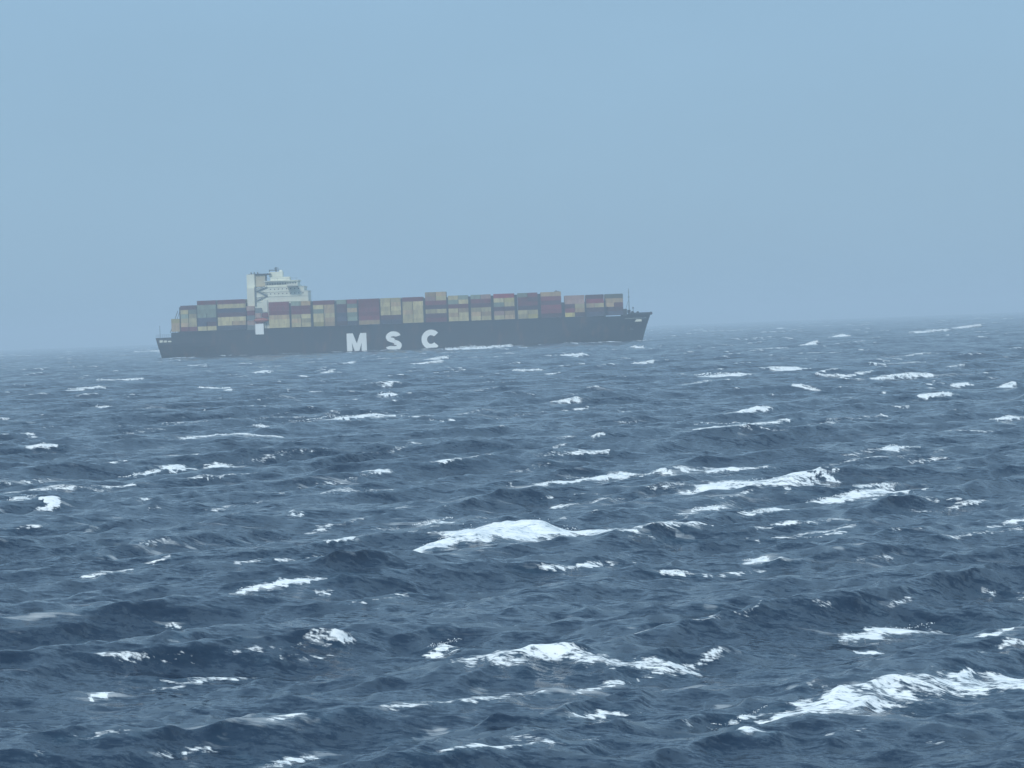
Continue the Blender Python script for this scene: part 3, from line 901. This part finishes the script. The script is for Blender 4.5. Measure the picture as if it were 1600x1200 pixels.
# bay: (px start, px end, base py offset from deck line, tiers bottom -> top; a pair = aft and forward twenty-footers)
BAYS_AFT = [
 (273.5, 286.5, 'aftmost short bay over the stern', ['T', 'T', 'Y']),
 (288.5, 313.0, 'first bay ahead of the stern', [('M', 'M'), ('T', 'C'), ('C', 'C'), ('G', 'C'), ('C', 'G'), 'D']),
 (314.5, 343.5, 'second bay ahead of the stern', [('C', 'C'), ('B', 'D'), 'B', ('G', 'G'), 'G', 'G', 'M']),
 (346.0, 389.5, 'bay just behind the white house', ['B', ('C', 'T'), 'C', 'D', 'B', 'C', 'M']),
]
BAYS_FWD = [
 (425.5, 457.0, ['C', 'C', 'T', 'M', 'M', 'M']),
 (460.0, 490.0, [('C', 'C'), ('T', 'C'), ('C', 'C'), 'M', 'M', ('G', 'T')]),
 (494.0, 527.0, [('Y', 'T'), ('C', 'T'), ('C', 'C'), ('G', 'T'), ('C', 'T'), 'M']),
 (530.5, 562.0, [('D', 'B'), ('B', 'G'), ('B', 'G'), ('D', 'T'), ('D', 'G'), ('G', 'M')]),
 (564.5, 596.5, ['T', 'M', 'M', 'M', 'M', 'M']),
 (598.5, 630.0, [('B', 'B'), 'D', ('C', 'C'), ('C', 'C'), ('C', 'T'), ('C', 'C')]),
 (632.5, 664.5, [('C', 'C'), ('C', 'C'), ('T', 'C'), ('C', 'C'), ('C', 'C'), 'M']),
 (668.0, 700.5, ['M', 'D', ('C', 'C'), 'D', 'M', ('P', 'C'), ('T', 'T')]),
 (703.5, 734.5, [('C', 'C'), ('T', 'C'), ('C', 'T'), 'M', ('G', 'C'), ('C', 'G')]),
 (738.5, 769.5, [('C', 'C'), ('T', 'T'), ('C', 'C'), 'D', 'M', ('G', 'P')]),
 (774.0, 806.0, [('C', 'T'), ('P', 'T'), 'D', ('G', 'C'), ('C', 'Y'), 'R']),
 (811.0, 842.0, [('C', 'Y'), ('C', 'C'), 'D', 'M', ('M', 'D'), ('G', 'M')]),
 (847.0, 878.5, ['D', 'M', 'M', 'D', 'M', 'T']),
 (884.0, 914.5, [('Y', 'D'), ('M', 'T'), ('D', 'C'), 'P', 'P']),
 (917.0, 944.5, ['B', 'D', ('T', 'C'), 'R', 'D']),
 (947.0, 974.5, ['B', 'D', ('T', 'M'), 'T', 'O']),
]
extra = MB()
keys = list(COL)
allb = []
for (xa, xb, nm, tiers) in BAYS_AFT: allb.append((xa, xb, nm, tiers, 1))
for i, (xa, xb, tiers) in enumerate(BAYS_FWD):
    w_ = ['first', 'second', 'third', 'fourth', 'fifth', 'sixth', 'seventh', 'eighth', 'ninth', 'tenth', 'eleventh', 'twelfth', 'thirteenth', 'fourteenth', 'fifteenth', 'sixteenth'][i]
    allb.append((xa, xb, w_+' bay ahead of the white house' if i < 15 else 'foremost bay by the bow', tiers, 0))
for bi, (xa, xb, nm, tiers, aft) in enumerate(allb):
    L_ = (xb-xa)*MPP; x = sx(xa); nt_ = len(tiers)
    inb = -min(BEAM, half(x+L_, 16.0)) + 0.02
    yc = inb + CW/2 + 0.1
    zb_ = DECK + 0.55
    for t, cell in enumerate(tiers):
        z = zb_ + t*TH
        lvl = 'top' if t == nt_-1 else ordn(t)
        if isinstance(cell, tuple):
            h_ = (L_-0.35)/2
            place(cell[0], x, yc, z, h_, f'{COL[cell[0]][0]} short container, {lvl} tier, aft half of {nm}')
            place(cell[1], x+h_+0.35, yc, z, h_, f'{COL[cell[1]][0]} short container, {lvl} tier, forward half of {nm}')
        else:
            place(cell, x, yc, z, L_, f'{COL[cell][0]} {"short" if L_<7 else "long"} container, {lvl} tier of {nm}')
    # the rows inboard of the outer one
    nrow = int((2*abs(inb))/2.5)
    for r_ in range(1, nrow):
        nt2 = nt_ if r_ % 3 else max(1, nt_ - random.choice([0, 0, 1]))
        for t in range(nt2):
            y = yc + r_*2.5
            extra.box(x+0.05, x+L_-0.05, y-CW/2, y+CW/2, zb_+t*TH+0.03, zb_+(t+1)*TH-0.03, random.randrange(len(keys)))
o = extra.build('container_rows', [MC[k] for k in keys], None, (X0, SHIP_Y, SZ))
tag(o, 'mixed containers packed in the rows behind the visible outer row of the ship', 'containers', kind='stuff')
# lashing bridges between the bays
for bi in range(len(allb)-1):
    xa, xb = allb[bi][1], allb[bi+1][0]
    if xb - xa > 20: continue
    xm = (sx(xa)+sx(xb))/2; wgap = max(0.3, (sx(xb)-sx(xa))*0.9)
    hb_ = min(BEAM, half(xm, 16.0))
    m_ = MB()
    htop = DECK + (15.2 if xb < 880 else 9.5)
    for y in [-hb_+0.15] + [(-hb_+0.15)+(2*hb_-0.3)*k/6 for k in range(1, 7)]:
        m_.box(xm-wgap/2, xm+wgap/2, y-0.12, y+0.12, DECK, htop)
    for z in (DECK+2.6, DECK+5.2):
        if z < htop: m_.box(xm-wgap/2, xm+wgap/2, -hb_, hb_, z, z+0.18)
    m_.build('lashing_bridge', M_dark, ship)
# sloping stern support of the aftmost bay
m_ = MB()
for y in (-13.6, 13.6):
    m_.tube((sx(271), y, DECK), (sx(284), y, DECK+13.2), 0.25); m_.tube((sx(275), y, DECK), (sx(287), y, DECK+13.0), 0.18)
m_.build('stern_stair_frame', M_grey, ship)
m_ = MB()
m_.tube((sx(872), 0, DECK), (sx(872), 0, DECK+17.0), 0.6, 8); m_.box(sx(869), sx(877), -1.6, 1.6, DECK+14.6, DECK+16.6)
m_.build('vent_post', M_grey, ship)
